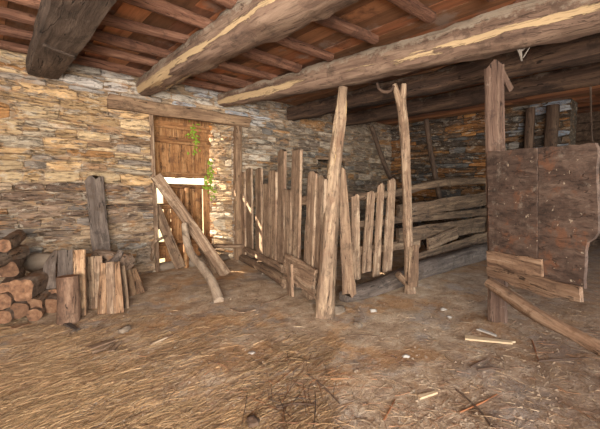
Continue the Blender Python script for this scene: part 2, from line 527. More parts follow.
class Stones:
    def __init__(s):
        s.v, s.f, s.c = [], [], []

    def quad(s, a, b, c, d, col):
        i = len(s.v)
        s.v += [a, b, c, d]
        s.c += [col] * 4
        s.f.append((i, i + 1, i + 2, i + 3))

    def face(s, O, U, N, u0, u1, z0, z1, pal, holes=(), relief=0.03, wid=(0.12, 0.5), hei=(0.05, 0.135), mortar=(150, 128, 104)):
        O, U, N = V(O), V(U).normalized(), V(N).normalized()
        Z = V((0, 0, 1))
        mc = lin(mortar)
        st = 0.1
        # mortar behind the stones
        nu, nz = int((u1 - u0) / st) + 1, int((z1 - z0) / st) + 1
        for i in range(nu):
            for j in range(nz):
                a, b = u0 + i * st, min(u0 + (i + 1) * st, u1)
                c, d = z0 + j * st, min(z0 + (j + 1) * st, z1)
                for (h0, h1, k0, k1) in holes:
                    if a < h1 and b > h0 and c < k1 and d > k0:
                        if (a + b) / 2 > h0 and (a + b) / 2 < h1 and (c + d) / 2 > k0 and (c + d) / 2 < k1:
                            break
                        if a < h0 < b and h0 - a > 0.01:
                            b = h0
                        elif a < h1 < b and b - h1 > 0.01:
                            a = h1
                else:
                    s.quad(O + U * a + Z * c, O + U * b + Z * c, O + U * b + Z * d, O + U * a + Z * d, mc)
        z = z0 - 0.03
        k = 0
        while z < z1:
            h = R.uniform(*hei)
            if R.random() < 0.15:
                h *= 1.5
            if z + h > z1 - 0.03:
                h = max(z1 - z, 0.03)
            spans = [(u0, u1)]
            for (h0, h1, k0, k1) in holes:
                if z < k1 - 0.02 and z + h > k0 + 0.02:
                    ns = []
                    for (a, b) in spans:
                        if a < h0:
                            ns.append((a, min(b, h0)))
                        if b > h1:
                            ns.append((max(a, h1), b))
                    spans = [q for q in ns if q[1] - q[0] > 0.03]

            def edge(kk, zz):
                amp = 0.0 if zz > z1 - 0.01 else 1.0
                for (h0, h1, k0, k1) in holes:
                    if abs(zz - k1) < 0.05 or abs(zz - k0) < 0.05:
                        amp *= 0.3
                return lambda u: zz + amp * (0.05 * mn.noise(V((u * 0.9, kk * 0.23, O.x))) + 0.030 * mn.noise(V((u * 2.4, kk * 1.7, O.y + 3))) + 0.010 * mn.noise(V((u * 9, kk * 5.1, 1))))
            lo_, hi_ = edge(k, z), edge(k + 1, z + h)
            for (a, b) in spans:
                u = a
                while u < b - 0.02:
                    w = R.uniform(*wid) * (0.7 + h * 5)
                    if b - (u + w) < 0.09:
                        w = b - u
                    q = R.random()
                    if q < 0.22 and h > 0.07 and w > 0.14:
                        f = R.uniform(0.35, 0.65)
                        s.stone(O, U, N, u, u + w, lo_, hi_, 0, f, pal, relief)
                        if w > 0.3 and R.random() < 0.5:
                            s.stone(O, U, N, u, u + w * 0.5, lo_, hi_, f, 1, pal, relief)
                            s.stone(O, U, N, u + w * 0.5, u + w, lo_, hi_, f, 1, pal, relief)
                        else:
                            s.stone(O, U, N, u, u + w, lo_, hi_, f, 1, pal, relief)
                    else:
                        s.stone(O, U, N, u, u + w, lo_, hi_, 0, 1, pal, relief)
                    u += w
            z += h
            k += 1

    def stone(s, O, U, N, a, b, lo_, hi_, v0, v1, pal, relief):
        Z = V((0, 0, 1))
        um = (a + b) / 2
        c, d = lo_(um), hi_(um)
        c, d = c + (d - c) * v0, c + (d - c) * v1
        h, w = max(d - c, 0.012), b - a
        col = pal(um, (c + d) / 2)
        p = relief * R.choice([0.2, 0.35, 0.5, 0.6, 0.8, 1.2])
        e = min(0.011, w * 0.2, h * 0.22)
        g = 0.0015
        nu = max(1, int(w / 0.08))
        us = [a + g, a + g + e] + [a + w * k / nu for k in range(1, nu)] + [b - g - e, b - g]
        eh = e / h
        ts = [0.015, 0.015 + eh, 0.34, 0.66, 0.985 - eh, 0.985]
        tl, tr = R.uniform(-0.03, 0.03), R.uniform(-0.03, 0.03)
        tilt = R.uniform(-0.03, 0.03)
        base = len(s.v)
        U_, Z_ = len(us), len(ts)
        sd = V((R.uniform(0, 99), R.uniform(0, 99), 0))
        k1, k2 = R.uniform(0.82, 1.05), R.uniform(0.95, 1.18)
        for j, t in enumerate(ts):
            for i, u in enumerate(us):
                edg = i in (0, U_ - 1) or j in (0, Z_ - 1)
                cor = i in (0, 1, U_ - 2, U_ - 1) and j in (0, 1, Z_ - 2, Z_ - 1)
                q = v0 + (v1 - v0) * t
                zz = lo_(u) + (hi_(u) - lo_(u)) * q
                uu = u + (tl if i < U_ / 2 else tr) * (t - 0.5) * min(1.0, h / 0.08) + R.uniform(-1, 1) * 0.005
                dd = -0.003 if edg else p + tilt * ((u - a) / w - 0.5) + 0.02 * mn.noise(sd + V((u * 12, zz * 16, 0)))
                if cor:
                    zz += (0.5 - t) * h * 0.22
                    if not edg:
                        dd -= 0.35 * p
                s.v.append(O + U * uu + Z * zz + N * dd)
                kk = k1 + (k2 - k1) * (0.5 + 0.8 * mn.noise(sd + V((u * 7, zz * 15, 3))))
                s.c.append((col[0] * kk, col[1] * kk, col[2] * kk, 1))
        for j in range(Z_ - 1):
            for i in range(U_ - 1):
                q = base + j * U_ + i
                s.f.append((q, q + 1, q + 1 + U_, q + U_))

    def build(s, name):
        o = link(name, s.v, s.f, M['stone'], None, None, angle=38)
        at = o.data.color_attributes.new('stone', 'FLOAT_COLOR', 'POINT')
        flat = []
        for c in s.c:
            flat += list(c)
        at.data.foreach_set('color', flat)
        return structure(o)


def pick(opts):
    t = sum(w for w, _ in opts)
    x = R.random() * t
    for w, c in opts:
        x -= w
        if x <= 0:
            break
    k = R.uniform(0.86, 1.12)
    return lin([min(250, v * k) for v in c])


def pal_left(u, z):
    up = z + 0.35 * mn.noise(V((u * 0.8, z * 0.8, 3)))
    if u < 1.8:
        if u > 0.55 and z > 2.40 + 0.15 * mn.noise(V((u * 2, 1, 1))):
            return pick([(3, (198, 188, 174)), (2, (184, 176, 168)), (1, (176, 156, 130))])
        if up > 1.3:
            return pick([(6, (186, 154, 114)), (5, (192, 166, 130)), (2, (178, 162, 140)), (1, (158, 144, 130)), (0.7, (176, 130, 84)), (1, (142, 114, 88))])
        if up > 0.7:
            return pick([(4, (138, 116, 98)), (3, (112, 92, 78)), (2, (164, 142, 118)), (2, (134, 122, 112)), (0.5, (162, 120, 82))])
        return pick([(4, (170, 146, 120)), (3, (150, 132, 114)), (2, (120, 102, 88)), (0.6, (176, 130, 86)), (1.5, (164, 156, 146))])
    if u < 3.6:
        if z > 2.25:
            return pick([(3, (196, 186, 172)), (2, (180, 174, 168)), (2, (178, 154, 126)), (0.7, (166, 168, 172))])
        return pick([(3, (172, 154, 134)), (3, (184, 172, 156)), (2, (148, 130, 112)), (0.5, (176, 134, 92))])
    return pick([(4, (142, 128, 112)), (3, (118, 104, 92)), (2, (162, 148, 132)), (0.7, (158, 120, 82)), (1, (130, 124, 118))])


def pal_far(u, z):
    # u is world Y here
    if 1.55 < u < 2.35 and z > 1.55 and mn.noise(V((u * 3, z * 2, 1))) > -0.25:
        return pick([(3, (140, 148, 160)), (1, (130, 126, 120)), (1, (160, 162, 166))])
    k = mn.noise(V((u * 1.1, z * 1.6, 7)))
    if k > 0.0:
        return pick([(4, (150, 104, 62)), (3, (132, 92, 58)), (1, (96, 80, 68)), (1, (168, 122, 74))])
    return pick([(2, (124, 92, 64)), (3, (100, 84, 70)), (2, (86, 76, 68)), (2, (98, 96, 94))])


S = Stones()
NICHE = (5.02, 5.85, 1.60, 1.78)
S.face((0, WY, 0), (1, 0, 0), (0, -1, 0), -2.6, WX + 0.05, -0.08, H, pal_left, holes=[(DX0, DX1, -0.2, DZ1 + 0.02), NICHE])
# doorway reveals: left side, splayed right side of rubble, soffit, threshold
mc = lin((150, 130, 108))
S.face((DX0, WY, 0), (0.02, 1, 0), (1, 0, 0), 0, 0.5, -0.08, DZ1 + 0.1, pal_left, relief=0.02)
jd = V((2.79 - DX1, 0.46, 0))
S.face((2.79, WY + 0.46, 0), -jd, (-0.46, -0.24, 0), 0, jd.length, -0.08, DZ1 + 0.1, lambda u, z: pick([(3, (196, 168, 132)), (2, (214, 196, 168)), (1, (190, 132, 76)), (2, (156, 128, 98))]), relief=0.03, wid=(0.06, 0.2))
S.quad(V((DX0, WY + 0.05, DZ1 + 0.1)), V((DX0, 5.6, DZ1 + 0.1)), V((DX1, 5.6, DZ1 + 0.1)), V((DX1, WY + 0.05, DZ1 + 0.1)), mc)
# niche recess
a0, a1, b0, b1 = NICHE
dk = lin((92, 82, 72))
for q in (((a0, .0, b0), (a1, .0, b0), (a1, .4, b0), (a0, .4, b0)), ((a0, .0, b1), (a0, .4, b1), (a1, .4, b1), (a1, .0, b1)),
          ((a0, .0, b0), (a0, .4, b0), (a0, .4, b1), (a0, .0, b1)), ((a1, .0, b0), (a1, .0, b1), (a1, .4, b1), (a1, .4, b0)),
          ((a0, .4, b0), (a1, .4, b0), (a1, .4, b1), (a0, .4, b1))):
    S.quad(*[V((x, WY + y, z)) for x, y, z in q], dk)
# outer face of the wall
for (x0, x1, z0, z1) in ((-2.6, DX0, -0.1, H), (2.79, WX + 0.5, -0.1, H), (DX0, 2.79, DZ1 + 0.1, H)):
    S.quad(V((x0, WY + 0.5, z0)), V((x0, WY + 0.5, z1)), V((x1, WY + 0.5, z1)), V((x1, WY + 0.5, z0)), mc)
S.build('wall_left')

S = Stones()
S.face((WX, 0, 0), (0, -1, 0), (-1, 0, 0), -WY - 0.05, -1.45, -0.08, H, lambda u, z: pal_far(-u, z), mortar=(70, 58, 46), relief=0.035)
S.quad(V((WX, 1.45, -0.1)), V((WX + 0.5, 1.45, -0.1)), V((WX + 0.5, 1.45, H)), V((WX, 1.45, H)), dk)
S.build('wall_far')
# stable bay beyond the end of the far wall: rough plank wall in the dark
vs, fs = [], []
z = -0.08
while z < H:
    h = R.uniform(0.16, 0.26)
    d = R.uniform(0, 0.03)
    i = len(vs)
    for (x, zz) in ((9.3 - d, z + 0.008), (9.3 - d, z + h - 0.008), (9.36, z + h - 0.008), (9.36, z + 0.008)):
        vs += [(x, 1.7, zz), (x, -3.5, zz)]
    for k in range(4):
        k2 = (k + 1) % 4
        fs.append((i + 2 * k, i + 2 * k + 1, i + 2 * k2 + 1, i + 2 * k2))
    z += h
i = len(vs)
vs += [(9.37, 2.0, -0.1), (9.37, -3.5, -0.1), (9.37, -3.5, H), (9.37, 2.0, H)]
fs.append((i, i + 1, i + 2, i + 3))
vs += [(WX + .5, 1.75, -0.1), (9.37, 1.75, -0.1), (9.37, 1.75, H), (WX + .5, 1.75, H)]
fs.append((i + 4, i + 5, i + 6, i + 7))
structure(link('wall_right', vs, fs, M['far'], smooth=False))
# unseen side wall left of the view, added to block the sun
structure(link('wall_sun_block', [(-2.6, -3.5, -0.1), (-2.6, WY, -0.1), (-2.6, WY, H), (-2.6, -3.5, H), (-3.0, -3.5, -0.1), (-3.0, 5.54, -0.1), (-3.0, 5.54, H), (-3.0, -3.5, H)],
               [(0, 1, 2, 3), (4, 7, 6, 5), (0, 3, 7, 4), (1, 5, 6, 2), (2, 6, 7, 3)], plain('rough plaster', (120, 100, 82), (170, 148, 124), 5), smooth=False))

# earth floor
vs, fs = [], []
x0, x1, y0, y1, st = -3.0, 9.5, -3.6, 5.6, 0.07
nx, ny = int((x1 - x0) / st), int((y1 - y0) / st)
for j in range(ny + 1):
    for i in range(nx + 1):
        x, y = x0 + i * st, y0 + j * st
        vs.append((x, y, floor_z(x, y)))
for j in range(ny):
    for i in range(nx):
        a = j * (nx + 1) + i
        fs.append((a, a + 1, a + nx + 2, a + nx + 1))
structure(link('floor', vs, fs, M['floor'], angle=180))
structure(link('exterior_ground', [(-14, 5.55, -0.06), (20, 5.55, -0.06), (20, 30, -0.06), (-14, 30, -0.06)], [(0, 1, 2, 3)], M['ground_out'], smooth=False))

# loft boards, running from the camera towards the stone wall
vs, fs, cs = [], [], []
x = -3.0
while x < 9.5:
    w = R.uniform(0.16, 0.26)
    y = -3.5
    while y < 5.5:
        l = R.uniform(1.6, 3.2)
        y2 = min(5.5, y + l)
        k = R.uniform(0.7, 1.2)
        c = lin([v * k for v in R.choice([(158, 102, 70), (144, 92, 62), (164, 114, 80), (128, 86, 64)])])
        dz = R.uniform(0, 0.012)
        i = len(vs)
        for (px, pz) in ((x + 0.003, H + dz), (x + w - 0.003, H + dz + R.uniform(-.004, .004)), (x + w - 0.003, H + 0.035), (x + 0.003, H + 0.035)):
            vs += [(px, y + 0.003, pz), (px, y2 - 0.003, pz)]
        for a, b in ((0, 1), (1, 2), (2, 3), (3, 0)):
            fs.append((i + 2 * a, i + 2 * a + 1, i + 2 * b + 1, i + 2 * b))
        fs += [(i, i + 2, i + 4, i + 6), (i + 1, i + 7, i + 5, i + 3)]
        cs += [c] * 8
        y = y2
    x += w
i = len(vs)
vs += [(-3, -3.5, H + 0.04), (9.5, -3.5, H + 0.04), (9.5, 5.54, H + 0.04), (-3, 5.54, H + 0.04)]
cs += [lin((60, 40, 30))] * 4
fs.append((i, i + 1, i + 2, i + 3))
o = link('ceiling', vs, fs, M['ceil'], smooth=False)
at = o.data.color_attributes.new('tone', 'FLOAT_COLOR', 'POINT')
at.data.foreach_set('color', [q for c in cs for q in c])
structure(o)

# ------------------------------------------------------------------ beams and joists
def beam(pts, rad, mat, label, flat=1.0, square=0.3, rough=0.2, sides=16):
    return tag(log('ceiling_beam', pts, rad, mat, sides=sides, flat=flat, square=square, rough=rough, endmat=M['end'], seg=0.1), label, 'beam')


b0 = beam([(0.57, 5.0, 2.56), (0.57, 3.4, 2.57), (0.54, 1.5, 2.56), (0.52, -1.6, 2.56)], [0.16, 0.18, 0.19, 0.2], M['beam_square'],
     'broad dark squared beam, first from the left, with a crack across its wall end', flat=0.68, square=0.7, rough=0.06)
plank('split_lip', on_z(44, 45, 2.447), on_z(75, 57, 2.447), 0.028, 0.022, M['beam_square'], b0, face=(0, -0.5, -1), rag=0.02)
beam([(1.68, 4.99, 2.55), (1.70, 3.6, 2.56), (1.72, 1.8, 2.55), (1.72, -0.6, 2.56)], [0.115, 0.145, 0.18, 0.2], M['beam'],
     'round ceiling beam with pale stripped patches, ending over the left doorway corner', flat=0.92)
beam([(2.86, 4.99, 2.57), (3.02, 3.9, 2.56), (3.20, 2.7, 2.55), (3.42, 1.2, 2.55), (3.62, -0.6, 2.55)], [0.10, 0.13, 0.155, 0.165, 0.17], M['beam'],
     'long pale streaked ceiling beam resting on the three tall posts', flat=0.95)
beam([(4.30, 5.0, 2.56), (4.36, 3.4, 2.57), (4.40, 1.5, 2.56), (4.40, -1.6, 2.56)], [0.13, 0.13, 0.14, 0.15], M['beam_dark'],
     'dark brown beam just behind the long pale streaked beam', flat=0.95)
beam([(5.52, 5.0, 2.57), (5.52, 3.4, 2.57), (5.54, 1.5, 2.57), (5.54, -1.6, 2.56)], [0.12, 0.13, 0.13, 0.13], M['beam_dark'],
     'darkest and farthest ceiling beam, the diagonal poles standing under it', flat=0.95)

ORD = ['nearest the stone wall', 'second from the stone wall', 'third from the stone wall', 'fourth from the stone wall', 'fifth from the stone wall',
       'sixth from the stone wall', 'seventh from the stone wall', 'eighth from the stone wall', 'ninth from the stone wall']


def joists(xa, xb, ys, where):
    for i, y in enumerate(ys):
        dy = R.uniform(-0.05, 0.05)
        z = 2.685 + R.uniform(-0.008, 0.008)
        r = R.uniform(0.045, 0.06)
        o = log('ceiling_joist', [(xa, y - dy, z), ((xa + xb) / 2, y + R.uniform(-0.02, 0.02), z), (xb, y + dy, z)], [r, r * 1.05, r * R.uniform(0.85, 1.05)], M['joist'], square=0.35, rough=0.12, sides=10, flat=0.9)
        tag(o, 'rough joist %s, %s' % (where, ORD[i]), 'joist', 'joists under the loft boards')


joists(-1.6, 0.46, [4.86, 4.43, 3.96, 3.52, 3.04], 'left of the squared beam')
joists(0.56, 1.66, [4.82, 4.38, 3.95, 3.49, 3.01, 2.5, 2.05], 'between squared and round beams')
joists(1.76, 3.0, [4.8, 4.36, 3.85, 3.32, 2.8, 2.22, 1.63, 1.1], 'between round and long streaked beams')
joists(3.3, 4.3, [1.0, 0.6], 'right of the long streaked beam')

# ------------------------------------------------------------------ doorway
t = tag(plank('door_lintel', (1.22, 5.0, 2.30), (3.34, 5.0, 2.29), 0.17, 0.12, M['lintel'], face=(0, -1, 0), rag=0.03), 'long grey weathered timber lintel over the doorway', 'lintel')
tag(log('door_post', [(3.12, 5.0, floor_z(3.12, 5.0) - 0.01), (3.11, 5.0, 1.1), (3.13, 5.0, 2.2)], [0.07, 0.065, 0.06], M['lintel'], square=0.4, hint=(0, 1, 0), sides=10), 'dark upright post at the right side of the doorway, beside the pickets', 'post')
tag(plank('door_jamb_board', (1.79, 5.03, floor_z(1.79, 5.03)), (1.76, 5.03, 2.2), 0.055, 0.05, M['picket'], face=(0, -1, 0)), 'thin pale upright board lining the left side of the doorway', 'board')

DY = 5.36
door = structure(bpy.data.objects.new('door_1', None))
COL.objects.link(door)
door.location = (2.28, DY, 0)
WM['door_1'] = Matrix.Translation(V((2.28, DY, 0)))
up = plank('upper_leaf', (1.80, DY - 0.035, 1.405), (2.80, DY - 0.035, 1.395), 0.08, 0.03, M['door'], door, face=(0, -1, 0))
for zz, h in ((1.93, 0.10), (2.15, 0.10)):
    plank('rail', (1.80, DY - 0.035, zz), (2.80, DY - 0.035, zz - 0.01), h, 0.035, M['door'], up, face=(0, -1, 0))
for xx, w in ((1.89, 0.185), (2.085, 0.20), (2.25, 0.125), (2.42, 0.212), (2.62, 0.185), (2.755, 0.082)):
    plank('board', (xx, DY, 1.37), (xx, DY, 2.28), w, 0.03, M['door'], up, face=(0, -1, 0), wob=0.3)
lo = plank('lower_leaf', (1.80, DY - 0.03, 1.24), (2.79, DY - 0.03, 1.215), 0.07, 0.035, M['door'], door, face=(0, -1, 0))
plank('rail', (1.80, DY - 0.035, 0.34), (2.79, DY - 0.035, 0.33), 0.10, 0.035, M['door'], lo, face=(0, -1, 0))
plank('rail', (1.80, DY - 0.035, 0.93), (2.30, DY - 0.035, 0.92), 0.09, 0.03, M['door'], lo, face=(0, -1, 0))
for xx, w, z0, z1 in ((1.85, 0.085, 0.04, 1.24), (2.07, 0.10, 0.04, 1.22), (2.215, 0.165, 0.04, 1.23), (2.39, 0.175, 0.04, 1.23), (2.57, 0.17, 0.04, 1.2), (2.73, 0.11, 0.04, 1.21)):
    plank('board', (xx, DY, z0), (xx, DY, z1), w, 0.03, M['door'], lo, face=(0, -1, 0), wob=0.3)
for zz in (0.62, 0.76):
    plank('board', (1.82, DY, zz), (2.16, DY, zz + 0.01), 0.10, 0.025, M['door'], lo, face=(0, -1, 0), wob=0.3)
plank('board', (1.82, DY, 0.22), (2.2, DY, 0.22), 0.2, 0.025, M['door'], lo, face=(0, -1, 0), wob=0.3)
# threshold stones
for i, (x, w, lab) in enumerate(((1.95, 0.2, 'flat grey threshold stone under the left of the door'), (2.42, 0.26, 'wide flat threshold stone under the middle of the door'), (2.85, 0.17, 'small threshold stone by the right door post'))):
    tag(boulder('threshold_stone', (x, 5.12, 0.05), w, M['greyrock'], sx=(1, 0.55, 0.34)), lab, 'stone')


def ivy(name, spots, label):
    vs, fs = [], []
    for (c, n, s) in spots:
        for _ in range(n):
            p = V(c) + V((R.gauss(0, s[0]), R.uniform(-0.03, 0.03), R.gauss(0, s[1])))
            a = R.uniform(0, 6.28)
            r = R.uniform(0.014, 0.028)
            n_ = V((R.uniform(-.5, .5), -1, R.uniform(-.3, .8))).normalized()
            e1 = n_.cross(V((0, 0, 1))).normalized()
            e2 = e1.cross(n_)
            d = e1 * math.cos(a) + e2 * math.sin(a)
            q = n_.cross(d)
            i = len(vs)
            vs += [p - d * r, p + q * r * 0.75 + n_ * 0.004, p + d * r * 1.3, p - q * r * 0.75 + n_ * 0.004, p + n_ * 0.008]
            fs += [(i, i + 1, i + 4), (i + 1, i + 2, i + 4), (i + 2, i + 3, i + 4), (i + 3, i, i + 4)]
    # a thin stem through the spots
    prev = None
    for (c, n, s) in spots:
        c = V(c)
        for k in range(4):
            pass
        if prev is not None:
            i = len(vs)
            e = V((0.004, 0, 0))
            f = V((0, 0.005, 0))
            vs += [prev - e, prev + f, prev + e, c - e, c + f, c + e]
            fs += [(i, i + 1, i + 4, i + 3), (i + 1, i + 2, i + 5, i + 4), (i + 2, i, i + 3, i + 5)]
        prev = c
    return tag(link(name, vs, fs, M['leaf'], smooth=False), label, 'ivy')


ivy('hanging_ivy', [((2.50, 5.29, 2.17), 8, (0.05, 0.03)), ((2.50, 5.29, 2.06), 24, (0.05, 0.05)), ((2.55, 5.29, 1.94), 14, (0.03, 0.04)), ((2.50, 5.29, 1.80), 8, (0.05, 0.05))], 'green ivy sprig hanging over the upper door boards')
ivy('hanging_ivy', [((2.80, 5.28, 1.6), 8, (0.03, 0.06)), ((2.78, 5.28, 1.51), 10, (0.03, 0.05)), ((2.77, 5.28, 1.42), 14, (0.06, 0.05)), ((2.77, 5.28, 1.34), 10, (0.05, 0.04)), ((2.78, 5.28, 1.18), 10, (0.04, 0.05)), ((2.77, 5.28, 1.27), 26, (0.06, 0.06)), ((2.79, 5.28, 1.1), 10, (0.04, 0.06))], 'green ivy growing through the gap at the right door jamb')

# props leaning in the doorway
b = floor_pt(226, 274)
tag(plank('leaning_plank', b, on_y(156, 176, 4.98), 0.15, 0.035, M['picket'], face=(-0.3, -1, 0.25), rag=0.01, wob=0.4), 'long flat plank leaning diagonally across the doorway onto its left jamb', 'plank')
b = floor_pt(181, 269)
tag(plank('leaning_plank', V((b.x, b.y, b.z)), on_y(156, 206, 5.12), 0.15, 0.035, M['picket_low'], face=(-0.3, -1, 0.25), rag=0.02, w1=0.13), 'shorter brown plank leaning in the lower left corner of the doorway', 'plank')
b = floor_pt(219, 302)
tag(log('bent_branch', [b + V((0, 0, 0.02)), at_depth(212.5, 283, 3.92), at_depth(202, 267, 4.2), at_depth(191.5, 254, 4.45), at_depth(187, 242, 4.58), at_depth(184.5, 224, 4.68)],
        [0.054, 0.053, 0.052, 0.05, 0.048, 0.042], M['branch'], hint=(0, -1, 0.3), rough=0.04, freq=0.6), 'smooth grey bent branch leaning against the diagonal plank, its foot on the floor', 'branch')
b = floor_pt(186, 268)
tag(log('thin_stake', [b, at_depth(186, 225, depth(b) + 0.02), at_depth(187, 188, depth(b) + 0.05)], [0.035, 0.035, 0.03], M['door'], square=0.4, hint=(0, -1, 0)), 'thin upright stake standing in front of the door behind the bent branch', 'stake')
b = floor_pt(217, 272)
tag(plank('short_board', b, at_depth(201, 247, depth(b) + 0.12), 0.11, 0.03, M['picket_low'], face=(-0.3, -1, 0.2)), 'short board propped under the lower end of the diagonal plank', 'board')
tag(plank('sill_board', on_y(213, 246, 4.93), on_y(243, 246, 4.90), 0.05, 0.14, M['picket'], face=(0, -1, 0)), 'short horizontal board between the doorway and the pickets', 'board')
b = floor_pt(149, 270)
tag(log('forked_root', [b + V((0, 0, 0.015)), on_y(153, 252, 4.93), on_y(153, 243, 4.92), on_y(158, 240, 4.93), on_y(166, 236, 5.0)], [0.028, 0.026, 0.024, 0.022, 0.018], M['picket'], sides=8, hint=(0, -1, 0)), 'pale crooked root standing at the left foot of the doorway', 'root')

# ------------------------------------------------------------------ picket fence from the doorway to the near post
FA, FB = (2.43, 2.34), (3.17, 4.97)


def fa(x, y, off=0.0):
    return on_vp(x, y, FA, FB, off)


def ground(p):
    return V((p.x, p.y, floor_z(p.x, p.y)))


fence = thing('picket_fence', 'weathered fence of uneven upright pickets running from the doorway to the leaning near post', 'fence', (2.85, 3.65, 0))
PA = [(243, 172, 243.5, 256, 5.5, 0), (249.7, 168, 250, 259, 6.5, 0), (259.3, 168, 259.5, 262, 10, 0), (266.8, 183, 267, 264, 4.5, 0), (273, 170, 272, 266, 8.5, 0),
      (282, 149, 281, 273, 6.5, 0.004), (289, 190, 288, 279, 7, 0), (297.5, 149, 294, 284, 9, 0.004), (313.5, 171, 307, 296, 8.5, 0), (322.5, 176, 319, 302, 8, 0)]
for i, (tx, ty, bx, by, w, _) in enumerate(PA):
    p0 = fa(bx, by)
    p1 = fa(tx, ty)
    p0 = V((p0.x, p0.y, max(floor_z(p0.x, p0.y) + 0.01, p0.z)))
    off = R.uniform(-0.01, 0.01)
    ex = 1.3 if i < 5 else 0.5
    wm = (fa(bx + w / 2 + ex, by) - fa(bx - w / 2 - ex, by)).xy.length
    wm = min(wm, 0.30)
    plank('picket', p0, p1, wm, 0.035, M['picket'], fence, face=(-0.95, 0.3, 0), w1=wm * 0.9, rag=0.012, wob=1.1, tip=R.choice([0, 0.02, 0.03]))
# rails (behind), bottom rails and patched boards (in front)
plank('rail', fa(244, 205, -0.06), fa(323, 199, -0.06), 0.10, 0.06, M['picket_low'], fence, face=(-0.92, 0.3, 0))
plank('rail', fa(246, 249, 0.05), fa(283, 269, 0.05), 0.085, 0.05, M['picket'], fence, face=(-0.92, 0.3, 0.2))
log('bottom_rail', [fa(243, 258, 0.03), fa(265, 268, 0.03), fa(287, 283, 0.03)], [0.06, 0.065, 0.07], M['picket_low'], fence, square=0.4)
plank('patch_board', fa(286, 267, 0.06), fa(315, 282, 0.06), 0.29, 0.04, M['picket'], fence, face=(-0.92, 0.3, 0), rag=0.05)
plank('patch_board', fa(290, 262, 0.085), fa(291, 297, 0.085), 0.13, 0.03, M['picket'], fence, face=(-0.92, 0.3, 0), rag=0.03)

# ------------------------------------------------------------------ tall posts
b = floor_pt(325, 316)
p = thing('tall_post', 'tall pale worn post leaning to the right at the fence corner, nearest of the three', 'post', b)
log('shaft', [b, at_depth(326, 290, depth(b)), at_depth(330, 230, depth(b) + 0.08), at_depth(334, 175, depth(b) + 0.2), at_depth(340, 120, depth(b) + 0.32), at_depth(343, 88, depth(b) + 0.36)], [0.088, 0.082, 0.078, 0.068, 0.058, 0.048], M['post'], p, hint=(-0.7, -0.7, 0), square=0.5, rough=0.24, endmat=M['end'])
d0 = depth(b)
plank('side_slab', at_depth(349, 296, d0 + 0.12), at_depth(341, 168, d0 + 0.32), 0.135, 0.05, M['picket_low'], p, rag=0.03, w1=0.09)
boulder('footing_stone', floor_pt(338, 312) + V((0, 0, 0.02)), 0.09, M['greyrock'], p, sx=(1.1, 0.8, 0.5), rough=0.6)

b = floor_pt(410, 293)
p = thing('tall_post', 'slim grey forked post standing between the two picket rows and the right gate panel', 'post', b)
d1 = depth(b)
log('shaft', [b, at_depth(409, 270, d1), at_depth(407, 200, d1 - 0.04), at_depth(405, 150, d1 - 0.09), at_depth(402, 110, d1 - 0.14), at_depth(400, 100, d1 - 0.15)], [0.07, 0.056, 0.052, 0.05, 0.05, 0.055], M['picket'], p, hint=(-0.7, -0.7, 0), rough=0.2)
log('fork', [at_depth(401, 106, d1 - 0.15), at_depth(397, 93, d1 - 0.16), at_depth(394.5, 84, d1 - 0.17)], [0.045, 0.036, 0.026], M['picket'], p, sides=8, hint=(-0.7, -0.7, 0))
log('fork', [at_depth(402, 106, d1 - 0.15), at_depth(403, 93, d1 - 0.15), at_depth(404, 84, d1 - 0.16)], [0.045, 0.04, 0.032], M['picket'], p, sides=8, hint=(-0.7, -0.7, 0))
log('strut', [floor_pt(413, 291) + V((0, 0, 0.02)), at_depth(398, 274, d1 - 0.02)], [0.045, 0.04], M['picket_low'], p, sides=8)
plank('foot_slab', at_depth(413, 286, d1 - 0.09), at_depth(414, 246, d1 - 0.09), 0.11, 0.03, M['picket_low'], p, rag=0.02)

b = floor_pt(498, 321)
d2 = depth(b)
p = thing('tall_post', 'thick reddish squared post carrying the hanging gate panel', 'post', b)
plank('shaft', b, at_depth(494.5, 62, d2), 0.155, 0.14, M['post_red'], p, rag=0.01, wob=0.6, tip=0.06)
plank('brace', at_depth(498, 64, d2 + 0.06), at_depth(511, 90, d2 + 0.1), 0.045, 0.05, M['post_red'], p)

# ------------------------------------------------------------------ partition of pickets and boards to the far wall
PY = 2.55


def pb(x, y, off=0.0):
    return on_y(x, y, PY + off)


part = thing('stall_partition', 'low stall partition with short pickets and wide dusty boards behind the slim forked post', 'partition', (4.5, PY, 0))
PB = [(355, 194, 355, 279, 8), (371, 190, 366, 272, 7.5), (381, 182, 376, 277, 6), (392, 178, 387, 273, 7.5)]
for (tx, ty, bx, by, w) in PB:
    p0, p1 = pb(bx, by, -0.05), pb(tx, ty, -0.05)
    p0 = V((p0.x, p0.y, max(p0.z, floor_z(p0.x, p0.y) + 0.01)))
    wm = (pb(bx + w / 2 - 0.4, by) - pb(bx - w / 2 + 0.4, by)).xy.length
    plank('picket', p0, p1, wm, 0.03, M['picket'], part, face=(-0.2, -1, 0), w1=wm * 0.82, rag=0.012, wob=0.8, tip=0.03)
log('top_rail', [pb(346, 196), pb(370, 196), pb(400, 192), pb(425, 185.5), pb(447, 182), pb(470, 181), pb(487, 181)], [0.045, 0.045, 0.05, 0.055, 0.06, 0.06, 0.06], M['manger'], part, square=0.3, hint=(0, 0, 1))


def pboard(x0, ya, yb, x1, yc, yd, name='board', off=0.0, m='manger', rag=0.03, th=0.035):
    q0, q1 = pb(x0, (ya + yb) / 2, off), pb(x1, (yc + yd) / 2, off)
    w0 = abs(pb(x0, ya, off).z - pb(x0, yb, off).z)
    w1 = abs(pb(x1, yc, off).z - pb(x1, yd, off).z)
    return plank(name, q0, q1, w0, th, M[m], part, face=(-0.1, -1, 0), w1=w1, rag=rag)


